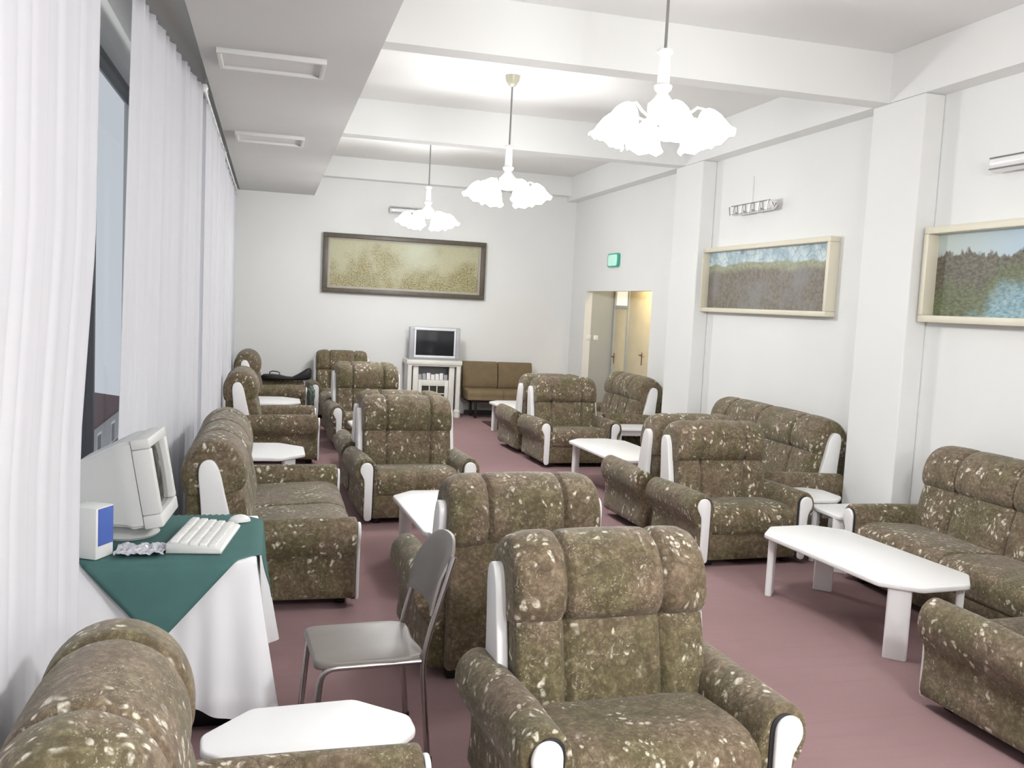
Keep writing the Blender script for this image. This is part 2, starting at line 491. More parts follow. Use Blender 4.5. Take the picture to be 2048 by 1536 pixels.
# ------------------------------------------------------------------ coffee tables
def make_table(name, label, cat, L, W, cut=.2, H=.445, apron=False):
    t = thing(name, label, cat)
    l, w = L/2, W/2; c = min(cut, w*.75)
    out = [(-w, -l+c), (-w+c, -l), (w-c, -l), (w, -l+c), (w, l-c), (w-c, l), (-w+c, l), (-w, l-c)]
    pts = []
    for i in range(8):          # slightly rounded corners
        p, a, b = Vector(out[i]), Vector(out[i-1]), Vector(out[(i+1) % 8])
        da, db = (a-p).normalized(), (b-p).normalized()
        for k in range(4):
            u = k/3; q = p + da*.025*(1-u)**2 + db*.025*u**2
            pts.append((q.x, q.y))
    bm = B(); sweep(bm, pts, H-.034, H, 'z', .010, 3)
    finish('tabletop', bm, M['white'], t)
    for sx in (-1, 1):
        for sy in (-1, 1):
            bm = B()
            cx, cy = sx*(w-c*.5-.032), sy*(l-c*.5-.032)
            m = Matrix.Rotation(R(-45*sx*sy) , 3, 'Z')
            lp = [(-.065, -.022), (.065, -.022), (.065, .022), (-.065, .022)]
            pp = []
            for i in range(4):
                p, a, b = Vector(lp[i]), Vector(lp[i-1]), Vector(lp[(i+1) % 4])
                da, db = (a-p).normalized(), (b-p).normalized()
                for k in range(4):
                    u = k/3; q = p + da*.016*(1-u)**2 + db*.016*u**2
                    v = m @ Vector((q.x, q.y, 0)); pp.append((v.x+cx, v.y+cy))
            sweep(bm, pp, 0, H-.03, 'z', .002, 1, step=.1)
            finish('leg', bm, M['white'], t)
    if apron:
        for sy in (-1, 1):
            bm = B(); ya = sy*(l-.07)
            box(bm, (-w+.1, ya-.012, H-.10), (w-.1, ya+.012, H-.03), .004); finish('apron', bm, M['white'], t)
    return t
GT = 'white coffee tables with cut corners'
T0 = make_table('coffee_table', 'large white coffee table with cut corners on the right, in front of the right sofa', 'table', 1.42, .68, .17)
T0.location = (3.665, 4.925, 0); T0.rotation_euler = (0, 0, R(5)); T0['group'] = GT
dup(T0, (3.59, 8.95, 0), R(3), 'white coffee table in the right column, the second one back, left of the wall sofa', GT)
dup(T0, (3.58, 12.72, 0), R(3), 'white coffee table farthest back in the right column, in front of the brown bench', GT)
dup(T0, (1.29, 6.18, 0), R(3), 'white coffee table left of the aisle, partly hidden by the steel chair', GT)
dup(T0, (1.29, 10.30, 0), R(3), 'white coffee table farther back in the left column, a corner showing between chairs', GT)
GS = 'small white side tables'
S0 = make_table('side_table', 'small white side table at the bottom edge between the armchair and the computer table', 'table', .45, .70, .17)
S0.location = (.17, 3.005, 0); S0['group'] = GS; S0.rotation_euler = (0, 0, R(4))
S1 = make_table('side_table', 'white side table by the curtains behind the two-seater sofa', 'table', .84, .78, .22, .46)
S1.location = (-.04, 8.62, 0); S1['group'] = GS
dup(S1, (.05, 12.72, 0), 0, 'white side table by the curtains, the farther one, in front of the guitar case chair', GS)
dup(S1, (1.20, 13.68, 0), 0, 'white side table in front of the armchair at the far wall', GS)
S2 = make_table('side_table', 'white side table against the right wall beside the right sofa, with an apron', 'table', .44, .70, .04, .44, True)
S2.location = (4.53, 6.10, 0); S2['group'] = GS
S3 = make_table('side_table', 'white side table under the near arm of the sofa on the right wall', 'table', .50, .44, .12, .46)
S3.location = (4.39, 6.62, 0); S3['group'] = GS
dup(S2, (4.52, 10.74, 0), 0, 'white side table at the near end of the sofa by the doorway', GS)

# ------------------------------------------------------------------ room shell
XW, XF, YN, YF, ZC, ZB = 5.11, 4.92, -4.5, 15.3, 4.12, 3.72
XL = -1.0
bm = B(); box(bm, (XL-.2, YN-.2, -.15), (XW+.7, YF+.2, 0)); struct('floor', bm, M['carpet'])
bm = B(); box(bm, (XL-.2, YN-.2, ZC), (XW+.7, YF+.2, ZC+.15)); struct('ceiling', bm, M['ceil'])
bm = B(); box(bm, (XL-.2, YF, 0), (XW+.7, YF+.2, ZC)); struct('wall_far', bm, M['wall'])
bm = B(); box(bm, (XL-.2, YN-.2, 0), (XW+.7, YN, ZC)); struct('wall_near', bm, M['wall'])
# right wall with the doorway opening
DY0, DY1, DZ = 11.80, 14.56, 2.19
bm = B()
box(bm, (XW, YN, 0), (XW+.12, DY0, ZC)); box(bm, (XW, DY1, 0), (XW+.12, YF, ZC)); box(bm, (XW, DY0, DZ), (XW+.12, DY1, ZC))
struct('wall_right', bm, M['wall'])
# left wall, windows between piers
WINS = [(-1.6, 1.9), (3.2, 8.3), (9.0, 11.6), (12.2, 14.9)]
bm = B()
ys = [YN] + [v for w in WINS for v in w] + [YF]
for i in range(0, len(ys), 2): box(bm, (XL-.2, ys[i], 0), (XL, ys[i+1], ZC))
for a, b_ in WINS:
    box(bm, (XL-.2, a, 0), (XL, b_, .64)); box(bm, (XL-.2, a, 3.4), (XL, b_, ZC))
struct('wall_left', bm, M['wall'])
for i, (a, b_) in enumerate(WINS):
    bm = B()
    w = .055
    for z0, z1 in ((.64, .64+w), (3.4-w, 3.4)): box(bm, (XL-.14, a, z0), (XL-.07, b_, z1))
    k = 3 if b_-a > 3.2 else 2
    ms = [a+w/2+(b_-a-w)*q/k for q in range(k+1)]
    if i == 1: ms = [a+w/2, 4.7, 6.30, b_-w/2]
    for y in ms: box(bm, (XL-.14, y-w/2, .64), (XL-.07, y+w/2, 3.4))
    o = struct('window_%d' % (i+1), bm, M['alu'])
    bm = B(); box(bm, (XL-.108, a, .65), (XL-.102, b_, 3.39)); finish('pane', bm, M['glass'], o, False)
    bm = B(); box(bm, (XL-.06, a-.03, .61), (XL+.08, b_+.03, .645), .006); finish('window_sill', bm, M['white'], o)
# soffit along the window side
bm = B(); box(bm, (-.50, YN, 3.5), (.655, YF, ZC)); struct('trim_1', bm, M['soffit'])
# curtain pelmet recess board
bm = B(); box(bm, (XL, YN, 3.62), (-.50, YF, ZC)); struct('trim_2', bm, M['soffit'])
# beams
for i, (y0, y1) in enumerate(((2.95, 3.17), (6.72, 6.93), (10.60, 10.84))):
    bm = B(); box(bm, (.655, y0, ZB), (XF, y1, ZC)); struct('trim_%d' % (i+3), bm, M['wall'])
bm = B(); box(bm, (.655, 15.06, 3.80), (XF, YF, ZC)); struct('trim_6', bm, M['wall'])
bm = B(); box(bm, (XF, YN, ZB), (XW, YF, ZC)); struct('trim_7', bm, M['wall'])
for i, (y0, y1) in enumerate(((2.5, 3.2), (6.28, 6.93), (10.10, 10.84))):
    bm = B(); box(bm, (XF, y0, 0), (XW, y1, ZB), .012); struct('trim_%d' % (i+8), bm, M['wall'])
# vestibule behind the doorway
bm = B()
box(bm, (XW+.12, DY1, 0), (5.8, DY1+.1, 2.8)); box(bm, (XW+.12, 10.9, 0), (5.8, 11.0, 2.8))
box(bm, (XW+.12, 10.9, 2.8), (5.8, DY1+.1, 2.9)); box(bm, (5.7, 10.9, 0), (5.8, DY1, 2.8))
struct('wall_vestibule', bm, M['jamb'])
# double door on the vestibule wall
d = thing('door_1', 'cream double door seen through the doorway at the far right', 'door', (5.66, 0, 0)); d['kind'] = 'structure'
bm = B()
for y in (12.86, 13.90, 14.50): box(bm, (-.05, y-.03, 0), (.03, y+.03, 2.45), .004)
box(bm, (-.05, 12.86, 2.42), (.03, 14.50, 2.48), .004); box(bm, (-.045, 13.9, 1.93), (.03, 14.5, 1.98), .004)
finish('door_frame', bm, M['jamb'], d)
bm = B(); box(bm, (-.03, 13.93, .02), (.01, 14.47, 1.93), .004); L1 = finish('door_leaf', bm, M['cream'], d)
bm = B(); tube(bm, [(-.035, 14.43, 1.12), (-.075, 14.43, 1.12), (-.075, 14.36, 1.12)], .010, 8); box(bm, (-.036, 14.415, 1.0), (-.03, 14.445, 1.18), .003)
finish('door_handle', bm, M['wood'], L1)
bm = B(); box(bm, (-.03, 12.89, .02), (.01, 13.87, 2.42), .004); L2 = finish('door_leaf', bm, M['cream'], d)
bm = B(); tube(bm, [(-.035, 13.25, 1.22), (-.075, 13.25, 1.22), (-.075, 13.15, 1.22)], .010, 8); box(bm, (-.036, 13.235, 1.06), (-.03, 13.265, 1.26), .003)
finish('door_handle', bm, M['wood'], L2)
bm = B(); box(bm, (-.02, 13.93, 1.98), (.0, 14.47, 2.42)); finish('transom', bm, M['transom'], d)
# hall lamp
hl = thing('ceiling_lamp', 'round warm ceiling lamp glowing in the hallway behind the doorway', 'lamp', (5.42, 12.75, 2.8))
bm = B(); lathe(bm, [(.001, 0), (.09, 0), (.09, -.02), (.001, -.02)], 20); finish('lamp_base', bm, M['brass'], hl)
bm = B(); lathe(bm, [(.085, -.02), (.11, -.06), (.10, -.11), (.06, -.14), (.001, -.15)], 20); finish('lamp_shade', bm, M['hall_lamp'], hl)
for y_, lab in ((5.20, 'white light switch on the doorway side wall, the left one'), (5.33, 'white light switch on the doorway side wall, the right one')):
    s = thing('light_switch', lab, 'switch', (y_, DY1, 1.42), 0, 'light switches in the doorway')
    bm = B(); box(bm, (-.04, -.012, -.04), (.04, 0, .04), .003); finish('plate', bm, M['white'], s)
    bm = B(); box(bm, (-.016, -.018, -.022), (.016, -.01, .022), .003); finish('rocker', bm, M['white'], s)

# exit sign
s = thing('exit_sign', 'small rounded green sign on the right wall above the doorway', 'sign', (XW, 12.95+.35, 2.66))
def rrect(w, h, r, n=5):
    pts = []
    for cx, cy, a0 in ((w-r, h-r, 0), (-w+r, h-r, 90), (-w+r, -h+r, 180), (w-r, -h+r, 270)):
        for k in range(n+1):
            a = R(a0+90*k/n); pts.append((cx+r*math.cos(a), cy+r*math.sin(a)))
    return pts
bm = B(); sweep(bm, rrect(.225, .105, .05), -.04, 0, 'x', .006, 2); finish('sign_frame', bm, M['signrim'], s)
bm = B(); sweep(bm, rrect(.185, .085, .04), -.046, -.038, 'x', .002, 2); finish('sign_face', bm, M['sign'], s)

# soffit hatches
for (x0, x1, y0, y1), lab in (((-.385, .335, 6.52, 7.0), 'white ceiling hatch in the lowered ceiling, the nearer of two'), ((-.38, .305, 9.75, 10.25), 'white ceiling hatch in the lowered ceiling, the farther of two')):
    t = thing('ceiling_hatch', lab, 'hatch', ((x0+x1)/2, (y0+y1)/2, 3.5), 0, 'hatches in the lowered ceiling')
    a, b_ = (x1-x0)/2, (y1-y0)/2
    bm = B()
    for p, q in (((-a, -b_), (a, -b_+.03)), ((-a, b_-.03), (a, b_)), ((-a, -b_+.03), (-a+.03, b_-.03)), ((a-.03, -b_+.03), (a, b_-.03))):
        box(bm, (p[0], p[1], -.035), (q[0], q[1], 0), .003)
    finish('hatch_frame', bm, M['hatch'], t)
    bm = B(); box(bm, (-a+.03, -b_+.03, -.012), (a-.03, b_-.03, 0)); finish('hatch_panel', bm, M['hatch'], t, False)

# ------------------------------------------------------------------ curtains
def curtain(name, label, edge0, edge1, ztop, zbot, xf, wl, amp, seed, topbunch=False):
    """edge0(v), edge1(v): y of the near and far edge at height v (0 bottom..1 top); xf(y): plane"""
    rnd = random.Random(seed)
    ph = [rnd.uniform(0, 6.28) for _ in range(5)]
    mid = (edge1(.5)-edge0(.5)); nu = max(40, int(mid/wl*14)); nv = 30
    bm = B(); rows = []
    for j in range(nv+1):
        v = j/nv; z = zbot + (ztop-zbot)*v
        y0, y1 = edge0(v), edge1(v); row = []
        for i in range(nu+1):
            u = i/nu; y = y0+(y1-y0)*u; s = mid*u
            k = 2*math.pi/wl
            f = math.sin(k*s + 1.3*math.sin(k*s*.31+ph[0]) + ph[1]) + .45*math.sin(k*1.9*s+ph[2]+.6*v) + .35*math.sin(k*.42*s+ph[3]-.5*v)
            a = amp*(1 - .35*v)
            row.append(bm.verts.new((xf(y)+a*f, y + .012*math.sin(k*s*1.3+ph[4]), z)))
        rows.append(row)
    for j in range(nv):
        for i in range(nu):
            bm.faces.new((rows[j][i], rows[j][i+1], rows[j+1][i+1], rows[j+1][i]))
    o = finish(name, bm, M['curtain'], None, True, 180)
    md = o.modifiers.new('thick', 'SOLIDIFY'); md.thickness = .002
    return tag(o, label, 'curtain', 'white curtains along the windows')
lerp = lambda a, b: (lambda v: a+(b-a)*v)
def lin(y0, x0, y1, x1): return lambda y: x0+(x1-x0)*max(0, min(1, (y-y0)/(y1-y0)))
def c1edge(v):
    z = .05+3.4*v
    pts = [(0, 3.36), (.8, 3.38), (1.37, 3.40), (2.05, 3.64), (2.9, 3.69), (3.6, 3.70)]
    for (a, ya), (b, yb) in zip(pts, pts[1:]):
        if a <= z <= b: return ya+(yb-ya)*(z-a)/(b-a)
    return pts[-1][1]
curtain('curtain', 'white sheer curtain at the left edge, nearest the camera', lerp(-.6, -.6), c1edge, 3.45, .04, lin(0, -.60, 3.5, -.62), .20, .0055, 3)
curtain('curtain', 'white curtain behind the computer, right of the gap with the outside view', lerp(5.12, 5.36), lerp(7.72, 7.72), 3.46, .04, lin(5.0, -.755, 7.7, -.545), .21, .018, 5)
curtain('curtain', 'white curtain in the middle of the window side, with its top bunched', lerp(7.73, 7.73), lerp(10.4, 10.4), 3.40, .04, lin(7.8, -.54, 10.4, -.53), .2, .032, 8)
curtain('curtain', 'white curtain farthest away, in the corner by the far wall', lerp(10.5, 10.5), lerp(15.15, 15.15), 3.40, .04, lin(10, -.55, 15.2, -.565), .24, .03, 11)
r_ = thing('curtain_rail', 'white curtain rail with a round end knob under the lowered ceiling', 'rail', (-.54, 7.75, 3.47))
bm = B(); tube(bm, [(0, .0, 0), (0, 7.4, 0)], .014, 10); finish('rod', bm, M['white'], r_)
bm = B(); lathe(bm, [(.001, -.035), (.022, -.028), (.034, 0), (.022, .028), (.001, .035)], 14, Matrix.Translation((0, -.02, 0))); finish('end_knob', bm, M['white'], r_)
for y in (.3, 3.6, 7.0):
    bm = B(); box(bm, (-.012, y-.012, 0), (.012, y+.012, .15), .002); finish('bracket', bm, M['white'], r_)

# ------------------------------------------------------------------ outside
bm = B(); box(bm, (-16, -4, -4.2), (-1.6, 38, -4.0)); o = struct('ground_outside', bm, M['ground'])
hs = thing('house', 'house with a red-brown tiled roof outside the window', 'house', (-4.3, 25, -4.0))
bm = B()
v = [bm.verts.new(p) for p in ((-5, .3, 0), (-.15, .3, 0), (-.15, 7, 0), (-5, 7, 0), (-5, .3, 2.72), (-.15, .3, 2.12), (-.15, 7, 2.12), (-5, 7, 2.72))]
for f in ((0,3,2,1),(4,5,6,7),(0,1,5,4),(1,2,6,5),(2,3,7,6),(3,0,4,7)): bm.faces.new([v[i] for i in f])
finish('house_wall', bm, M['house'], hs, False)
bm = B()
v = [bm.verts.new(p) for p in ((-5.2, 0, 2.76), (0, 0, 2.13), (0, 7.3, 2.13), (-5.2, 7.3, 2.76), (-5.2, 0, 2.90), (0, 0, 2.21), (0, 7.3, 2.21), (-5.2, 7.3, 2.90))]
for f in ((0,3,2,1),(4,5,6,7),(0,1,5,4),(1,2,6,5),(2,3,7,6),(3,0,4,7)): bm.faces.new([v[i] for i in f])
finish('roof', bm, M['roof'], hs, False)
for y in (1.6, 3.9):
    bm = B(); box(bm, (-.17, y, 1.2), (-.12, y+.65, 1.85)); fr = finish('house_window', bm, M['white'], hs, False)
    bm = B(); box(bm, (-.125, y+.08, 1.27), (-.112, y+.57, 1.78)); finish('house_pane', bm, M['alu'], fr, False)

# ------------------------------------------------------------------ chandeliers
CH = (2.23, 0)
def make_chandelier(label):
    t = thing('chandelier', label, 'chandelier', (0, 0, ZC), 0, 'chandeliers with lit white glass shades')
    bm = B(); lathe(bm, [(.001, 0), (.075, 0), (.065, -.05), (.035, -.10), (.012, -.11)], 18); finish('canopy', bm, M['brass'], t)
    bm = B(); tube(bm, [(0, 0, -.1), (0, 0, -.72)], .009, 10); finish('rod', bm, M['rodgrey'], t)
    bm = B()
    lathe(bm, [(.008, -.66), (.048, -.67), (.05, -.685), (.034, -.70), (.036, -.80), (.038, -.865), (.055, -.88), (.05, -.90), (.03, -.92), (.055, -.955), (.085, -.985), (.085, -1.03), (.06, -1.07), (.07, -1.085), (.03, -1.10), (.001, -1.105)], 20)
    finish('stem', bm, M['white'], t)
    for k in range(6):
        a = 2*PI*k/6 + .4; c_, s_ = math.cos(a), math.sin(a)
        P = lambda r, z: (r*c_, r*s_, z)
        bm = B(); tube(bm, [P(.05, -1.05), P(.10, -1.075), P(.16, -1.05), P(.215, -1.01), P(.25, -1.02), P(.262, -1.06)], .0085, 8)
        arm = finish('arm', bm, M['brass'], t)
        m = Matrix.Translation(P(.262, -1.03)) @ Matrix.Rotation(a, 4, 'Z') @ Matrix.Rotation(R(-24), 4, 'Y')
        bm = B()
        rings = []
        for r, z in [(.03, 0), (.052, -.022), (.075, -.06), (.088, -.105), (.096, -.145), (.118, -.185)]:
            ring = []
            for q in range(24):
                fl = 1 + (.06 if z < -.12 else .02)*math.cos(q*PI/2*.999 * 1.0)*(1 if z < -.12 else 0)
                th = 2*PI*q/24
                ring.append(bm.verts.new(m @ Vector((r*fl*math.cos(th), r*fl*math.sin(th), z + (.012*math.cos(6*th) if z < -.16 else 0)))))
            rings.append(ring)
        for q in range(len(rings)-1):
            for w in range(24): bm.faces.new((rings[q][w], rings[q][(w+1) % 24], rings[q+1][(w+1) % 24], rings[q+1][w]))
        bm.faces.new(rings[0])
        finish('shade', bm, M['shade'], arm)
        bm = B(); lathe(bm, [(.001, -.03), (.02, -.04), (.036, -.085), (.03, -.115), (.001, -.13)], 12, m); finish('bulb', bm, M['bulb'], arm)
    return t
c0 = make_chandelier('lit chandelier with white glass shades nearest the camera, largest of those in view')
c0.location = (2.23, 5.18, ZC)
cs = [c0, dup(c0, (2.23, 8.85, ZC), R(20), 'lit chandelier with white glass shades, the middle one of the row'),
      dup(c0, (2.06, 12.55, ZC), R(33), 'lit chandelier with white glass shades farthest away, above the meadow painting'),
      dup(c0, (2.1, .7, ZC), R(10), 'added lit chandelier high overhead beside the camera, unseen, brightening the near seats'),  # unseen, added to brighten the near seats and desk front
      dup(c0, (2.1, -2.4, ZC), R(40), 'added lit chandelier farthest behind the camera, unseen, brightening surfaces that face the camera')]  # unseen too, added as fill for surfaces facing the camera
def lamp(name, loc, power, col, rad):
    l = bpy.data.lights.new(name, 'POINT'); l.energy = power; l.color = col; l.shadow_soft_size = rad
    o = bpy.data.objects.new(name, l); o.location = loc; COL.objects.link(o); return o
for c, p in zip(cs, (75, 115, 130, 230, 260)):  # last two powers are fill from the added, unseen chandeliers
    lamp('chandelier_light', (c.location.x, c.location.y, ZC-1.36), p, (.985, .99, 1.0), .16)
lamp('hall_light', (5.42, 12.75, 2.55), 30, (1, .78, .48), .08)

# ------------------------------------------------------------------ wall lamps
def wall_lamp(label, loc, rz, L, prisms):
    t = thing('wall_lamp', label, 'lamp', loc, rz, 'wall lamps above the paintings')
    # local: wall is the plane y=0, room towards -y, length along x
    bm = B(); sweep(bm, rrect(.06, .045, .02), -.02, 0, 'y', .004, 2); finish('wall_plate', bm, M['white'], t)
    bm = B(); tube(bm, [(0, -.015, 0), (0, -.06, .02), (0, -.09, .02)], .009, 8); finish('bracket', bm, M['white'], t)
    l = L/2
    bm = B(); sweep(bm, crom([(-.13, .055), (-.14, .02), (-.125, -.02), (-.09, -.045), (-.055, -.02), (-.045, .02), (-.055, .055)], 3), -l, l, 'x', .03, 4)
    finish('shade', bm, M['crystal'], t)
    for z in (.058, -.02):
        bm = B(); tube(bm, [(-l+.02, -.135, z), (l-.02, -.135, z)], .0055, 6); finish('trim_rod', bm, M['lampgrey'], t)
    if prisms:
        for k in range(5):
            x = -l+.07 + (L-.14)*k/4
            bm = B()
            w = .055
            box(bm, (x-w, -.155, -.035), (x+w, -.12, .05), .006); finish('prism', bm, M['crystal'], t)
            bm = B()
            for sx in (-w, w): tube(bm, [(x+sx, -.157, .05), (x+sx*.6, -.157, -.045)], .006, 6)
            finish('prism_edge', bm, M['lampgrey'], t)
        bm = B(); tube(bm, [(-.18, -.01, .06), (-.18, -.006, .38)], .0035, 6); finish('wire', bm, M['hatch'], t)
    return t
wall_lamp('small white wall lamp of cut glass above the grey landscape painting', (XW, 9.02, 3.06), R(-90), .86, True)
wall_lamp('smooth white wall lamp above the blue lake painting at the right edge', (XW, 5.05, 3.06), R(-90), 1.15, False)
wall_lamp('white wall lamp on the far wall above the meadow painting', (2.17, YF, 3.33), 0, .62, False)

# ------------------------------------------------------------------ paintings
def picture(label, loc, rz, W, H, fw, depth, mf, mp, lip=False, tilt=0):
    t = thing('painting', label, 'painting', loc, rz)
    w, h = W/2, H/2
    t.rotation_euler = (tilt, 0, rz)
    bm = B()
    for a, b_ in (((-w, -depth, -h), (w, 0, -h+fw)), ((-w, -depth, h-fw), (w, 0, h)), ((-w, -depth, -h+fw), (-w+fw, 0, h-fw)), ((w-fw, -depth, -h+fw), (w, 0, h-fw))):
        box(bm, a, b_, .006)
    finish('frame', bm, mf, t)
    bm = B(); box(bm, (-w+fw, -.02, -h+fw), (w-fw, -.004, h-fw)); finish('canvas', bm, mp, t, False)
    if lip:
        bm = B(); q = .04; w2, h2 = w-fw, h-fw
        for a, b_ in (((-w2, -.05, -h2), (w2, -.018, -h2+q)), ((-w2, -.05, h2-q*.5), (w2, -.018, h2)), ((-w2, -.05, -h2+q), (-w2+q, -.018, h2-q*.5)), ((w2-q, -.05, -h2+q), (w2, -.018, h2-q*.5))):
            box(bm, a, b_, .003)
        finish('inner_lip', bm, M['frame_lip'], t)
    return t
picture('long dark-framed meadow painting on the far wall', (2.17, YF, 2.44), 0, 2.70, .965, .075, .09, M['frame_dark'], M['p_meadow'], True)
def canvas_axis(mat): return mat
pt = picture('cream-framed grey landscape painting with a blue sky strip on the right wall', (XW, 8.83, 2.31), R(-90), 2.62, .75, .05, .11, M['frame_cream'], M['p_plain'])
pt = picture('cream-framed blue lake painting at the right edge', (XW, 4.97, 2.30), R(-90), 2.55, .745, .055, .12, M['frame_cream'], M['p_lake'])

# ------------------------------------------------------------------ television and stand
st = thing('tv_stand', 'cream television stand with columns and a lattice door at the far wall', 'cabinet', (2.635, 14.80, 0))
bm = B(); box(bm, (-.46, -.08, .86), (.46, .44, .935), .012); box(bm, (-.44, -.06, .835), (.44, .42, .862), .006); finish('top', bm, M['white_old'], st)
bm = B(); box(bm, (-.42, .40, .05), (.42, .42, .84)); finish('back', bm, M['silver'], st, False)
for s in (-1, 1):
    bm = B(); box(bm, (s*.405-.02, .0, .02), (s*.405+.02, .42, .84), .004); finish('side_panel', bm, M['white_old'], st)
    bm = B(); box(bm, (s*.30-.045, -.02, .02), (s*.30+.045, .02, .84), .005); finish('front_panel', bm, M['white_old'], st)
    bm = B(); x = s*.405
    sweep(bm, rrect(.035, .035, .012, 3), .13, .84, 'z', .003, 1, step=.2)
    for vv in bm.verts: vv.co.x += x; vv.co.y += -.035
    k = len(bm.verts)
    lathe(bm, [(.001, 0), (.055, 0), (.062, .035), (.055, .075), (.062, .10), (.04, .135), (.001, .14)], 16, Matrix.Translation((x, -.035, 0)))
    finish('column', bm, M['white_old'], st)
bm = B(); box(bm, (-.26, .0, .585), (.26, .41, .605)); finish('shelf', bm, M['white_old'], st, False)
bm = B(); box(bm, (-.39, .01, .02), (.39, .41, .06)); finish('bottom_board', bm, M['white_old'], st, False)
bm = B()
dx, z0, z1 = .25, .06, .59
box(bm, (-dx, -.012, z0), (-dx+.06, .012, z1), .003); box(bm, (dx-.06, -.012, z0), (dx, .012, z1), .003)
box(bm, (-dx+.06, -.012, z0), (dx-.06, .012, z0+.07), .003); box(bm, (-dx+.06, -.012, z1-.08), (dx-.06, .012, z1), .003)
for q in (1, 2): box(bm, (-.19+.38*q/3-.008, -.008, z0+.07), (-.19+.38*q/3+.008, .008, z1-.08))
for q in (1, 2): box(bm, (-.19, -.0078, z0+.07+.38*q/3-.008), (.19, .0078, z0+.07+.38*q/3+.008))
dr = finish('door', bm, M['white_old'], st)
bm = B(); box(bm, (-.19, .002, z0+.07), (.19, .006, z1-.08)); finish('door_glass', bm, M['dark_glass'], dr, False)
for k in range(7):
    o = quickbox('tape_box', (-.03, -.05, 0), (.03, .05, .085+.012*(k % 3)), M['white'] if 1 < k < 6 else M['silver'], None, .002)
    o.location = (2.635-.215+.072*k, 14.92, .606)
    tag(o, 'one of the small boxes standing in a row on the television stand shelf', 'box', 'small boxes in the television stand')

tv = thing('television', 'silver tube television with dark screen on the cream stand', 'television', (2.635, 14.86, .935))
bm = B()
def tvt(tt, a, b): return a, b
box(bm, (-.42, -.06, .0), (.42, .06, .535), .012); finish('cabinet', bm, M['silver'], tv)
bm = B()
v0 = [(-.40, .06, .01), (.40, .06, .01), (.40, .06, .52), (-.40, .06, .52)]; v1 = [(-.24, .34, .03), (.24, .34, .03), (.24, .34, .40), (-.24, .34, .40)]
a = [bm.verts.new(p) for p in v0]; b_ = [bm.verts.new(p) for p in v1]
for k in range(4): bm.faces.new((a[k], a[(k+1) % 4], b_[(k+1) % 4], b_[k]))
bm.faces.new(a); bm.faces.new(b_); finish('rear_housing', bm, M['silver'], tv, False)
bm = B()
for p, q in (((-.345, .035), (.345, .075)), ((-.345, .485), (.345, .525)), ((-.345, .075), (-.315, .485)), ((.315, .075), (.345, .485))):
    box(bm, (p[0], -.08, p[1]), (q[0], -.055, q[1]), .004)
finish('bezel', bm, M['tvwhite'], tv)
bm = B()
nx, nz = 16, 12; rows = []
for j in range(nz+1):
    row = []
    for i in range(nx+1):
        u, v_ = i/nx*2-1, j/nz*2-1
        row.append(bm.verts.new((.318*u, -.062-.012*(1-u*u*.6-v_*v_*.4), .28+.208*v_)))
    rows.append(row)
for j in range(nz):
    for i in range(nx): bm.faces.new((rows[j][i], rows[j][i+1], rows[j+1][i+1], rows[j+1][i]))
finish('screen', bm, M['screen'], tv)
for s in (-1, 1):
    bm = B(); box(bm, (s*.383-.032, -.072, .03), (s*.383+.032, -.055, .515), .004); finish('speaker_grille', bm, M['silver'], tv)

# ------------------------------------------------------------------ bench
bn = thing('bench', 'low brown upholstered bench at the far wall, right of the television stand', 'bench', (3.78, 14.95, 0))
for k, (x0, x1) in enumerate(((-.60, .01), (.02, .62))):
    bm = B(); sweep(bm, crom([(.13, .46), (.10, .55), (.13, .75), (.17, .90), (.21, .915), (.25, .90), (.24, .75), (.23, .46)], 3), x0, x1, 'x', .02, 3); finish('back_cushion', bm, M['bench'], bn)
bm = B(); sweep(bm, crom([(-.33, .30), (-.36, .36), (-.35, .43), (-.28, .47), (-.05, .475), (.17, .46), (.18, .36), (.17, .30)], 3), -.60, .62, 'x', .02, 3, [.015], .015); finish('seat_cushion', bm, M['bench'], bn)
bm = B()
for y in (-.26, .12): box(bm, (-.56, y-.015, .27), (.58, y+.015, .30))
box(bm, (-.56, -.275, .27), (-.53, .135, .30)); box(bm, (.55, -.275, .27), (.58, .135, .30)); finish('frame', bm, M['black'], bn, False)
for x in (-.46, .36, .46 ):
    pass
for x in (-.44, .42):
    for y in (-.26, .12):
        bm = B(); box(bm, (x-.018, y-.018, 0), (x+.018, y+.018, .275), .003); finish('leg', bm, M['black'], bn)
bm = B(); box(bm, (-.55, .10, .02), (.58, .14, .09)); finish('floor_rail', bm, M['black'], bn, False)

# thin dark red-brown patch on the floor
bm = B(); box(bm, (-.16, -.42, 0), (.22, .42, .012), .004); o = finish('floor_patch', bm, M['mat']); o.location = (3.55, 13.8, 0); o.location = (3.52, 13.85, .001)
tag(o, 'small dark red-brown patch on the floor beside the far table', 'mat')

# ------------------------------------------------------------------ guitar case and bag on the far left chair
g = thing('guitar_case', 'black guitar case lying across the far left armchair', 'case', (.27, 14.64, .563), R(-3))
bm = B()
st_ = [(-.36, .16, .0, .06), (-.33, .20, .0, .08), (-.20, .21, .0, .085), (-.08, .19, .0, .075), (.02, .13, .0, .055), (.10, .10, .0, .05), (.17, .10, .0, .085), (.25, .105, .0, .135), (.32, .10, .005, .185), (.37, .085, .02, .20), (.395, .05, .05, .17)]
rings = []
for x, hw, z0, z1 in st_:
    zc, hz = (z0+z1)/2, (z1-z0)/2
    rings.append([bm.verts.new((x, -.02 + hw*.55*math.copysign(abs(math.cos(q))**.55, math.cos(q)), zc + hz*math.copysign(abs(math.sin(q))**.55, math.sin(q)))) for q in [2*PI*k/16 for k in range(16)]])
for q in range(len(rings)-1):
    for k in range(16): bm.faces.new((rings[q][k], rings[q][(k+1) % 16], rings[q+1][(k+1) % 16], rings[q+1][k]))
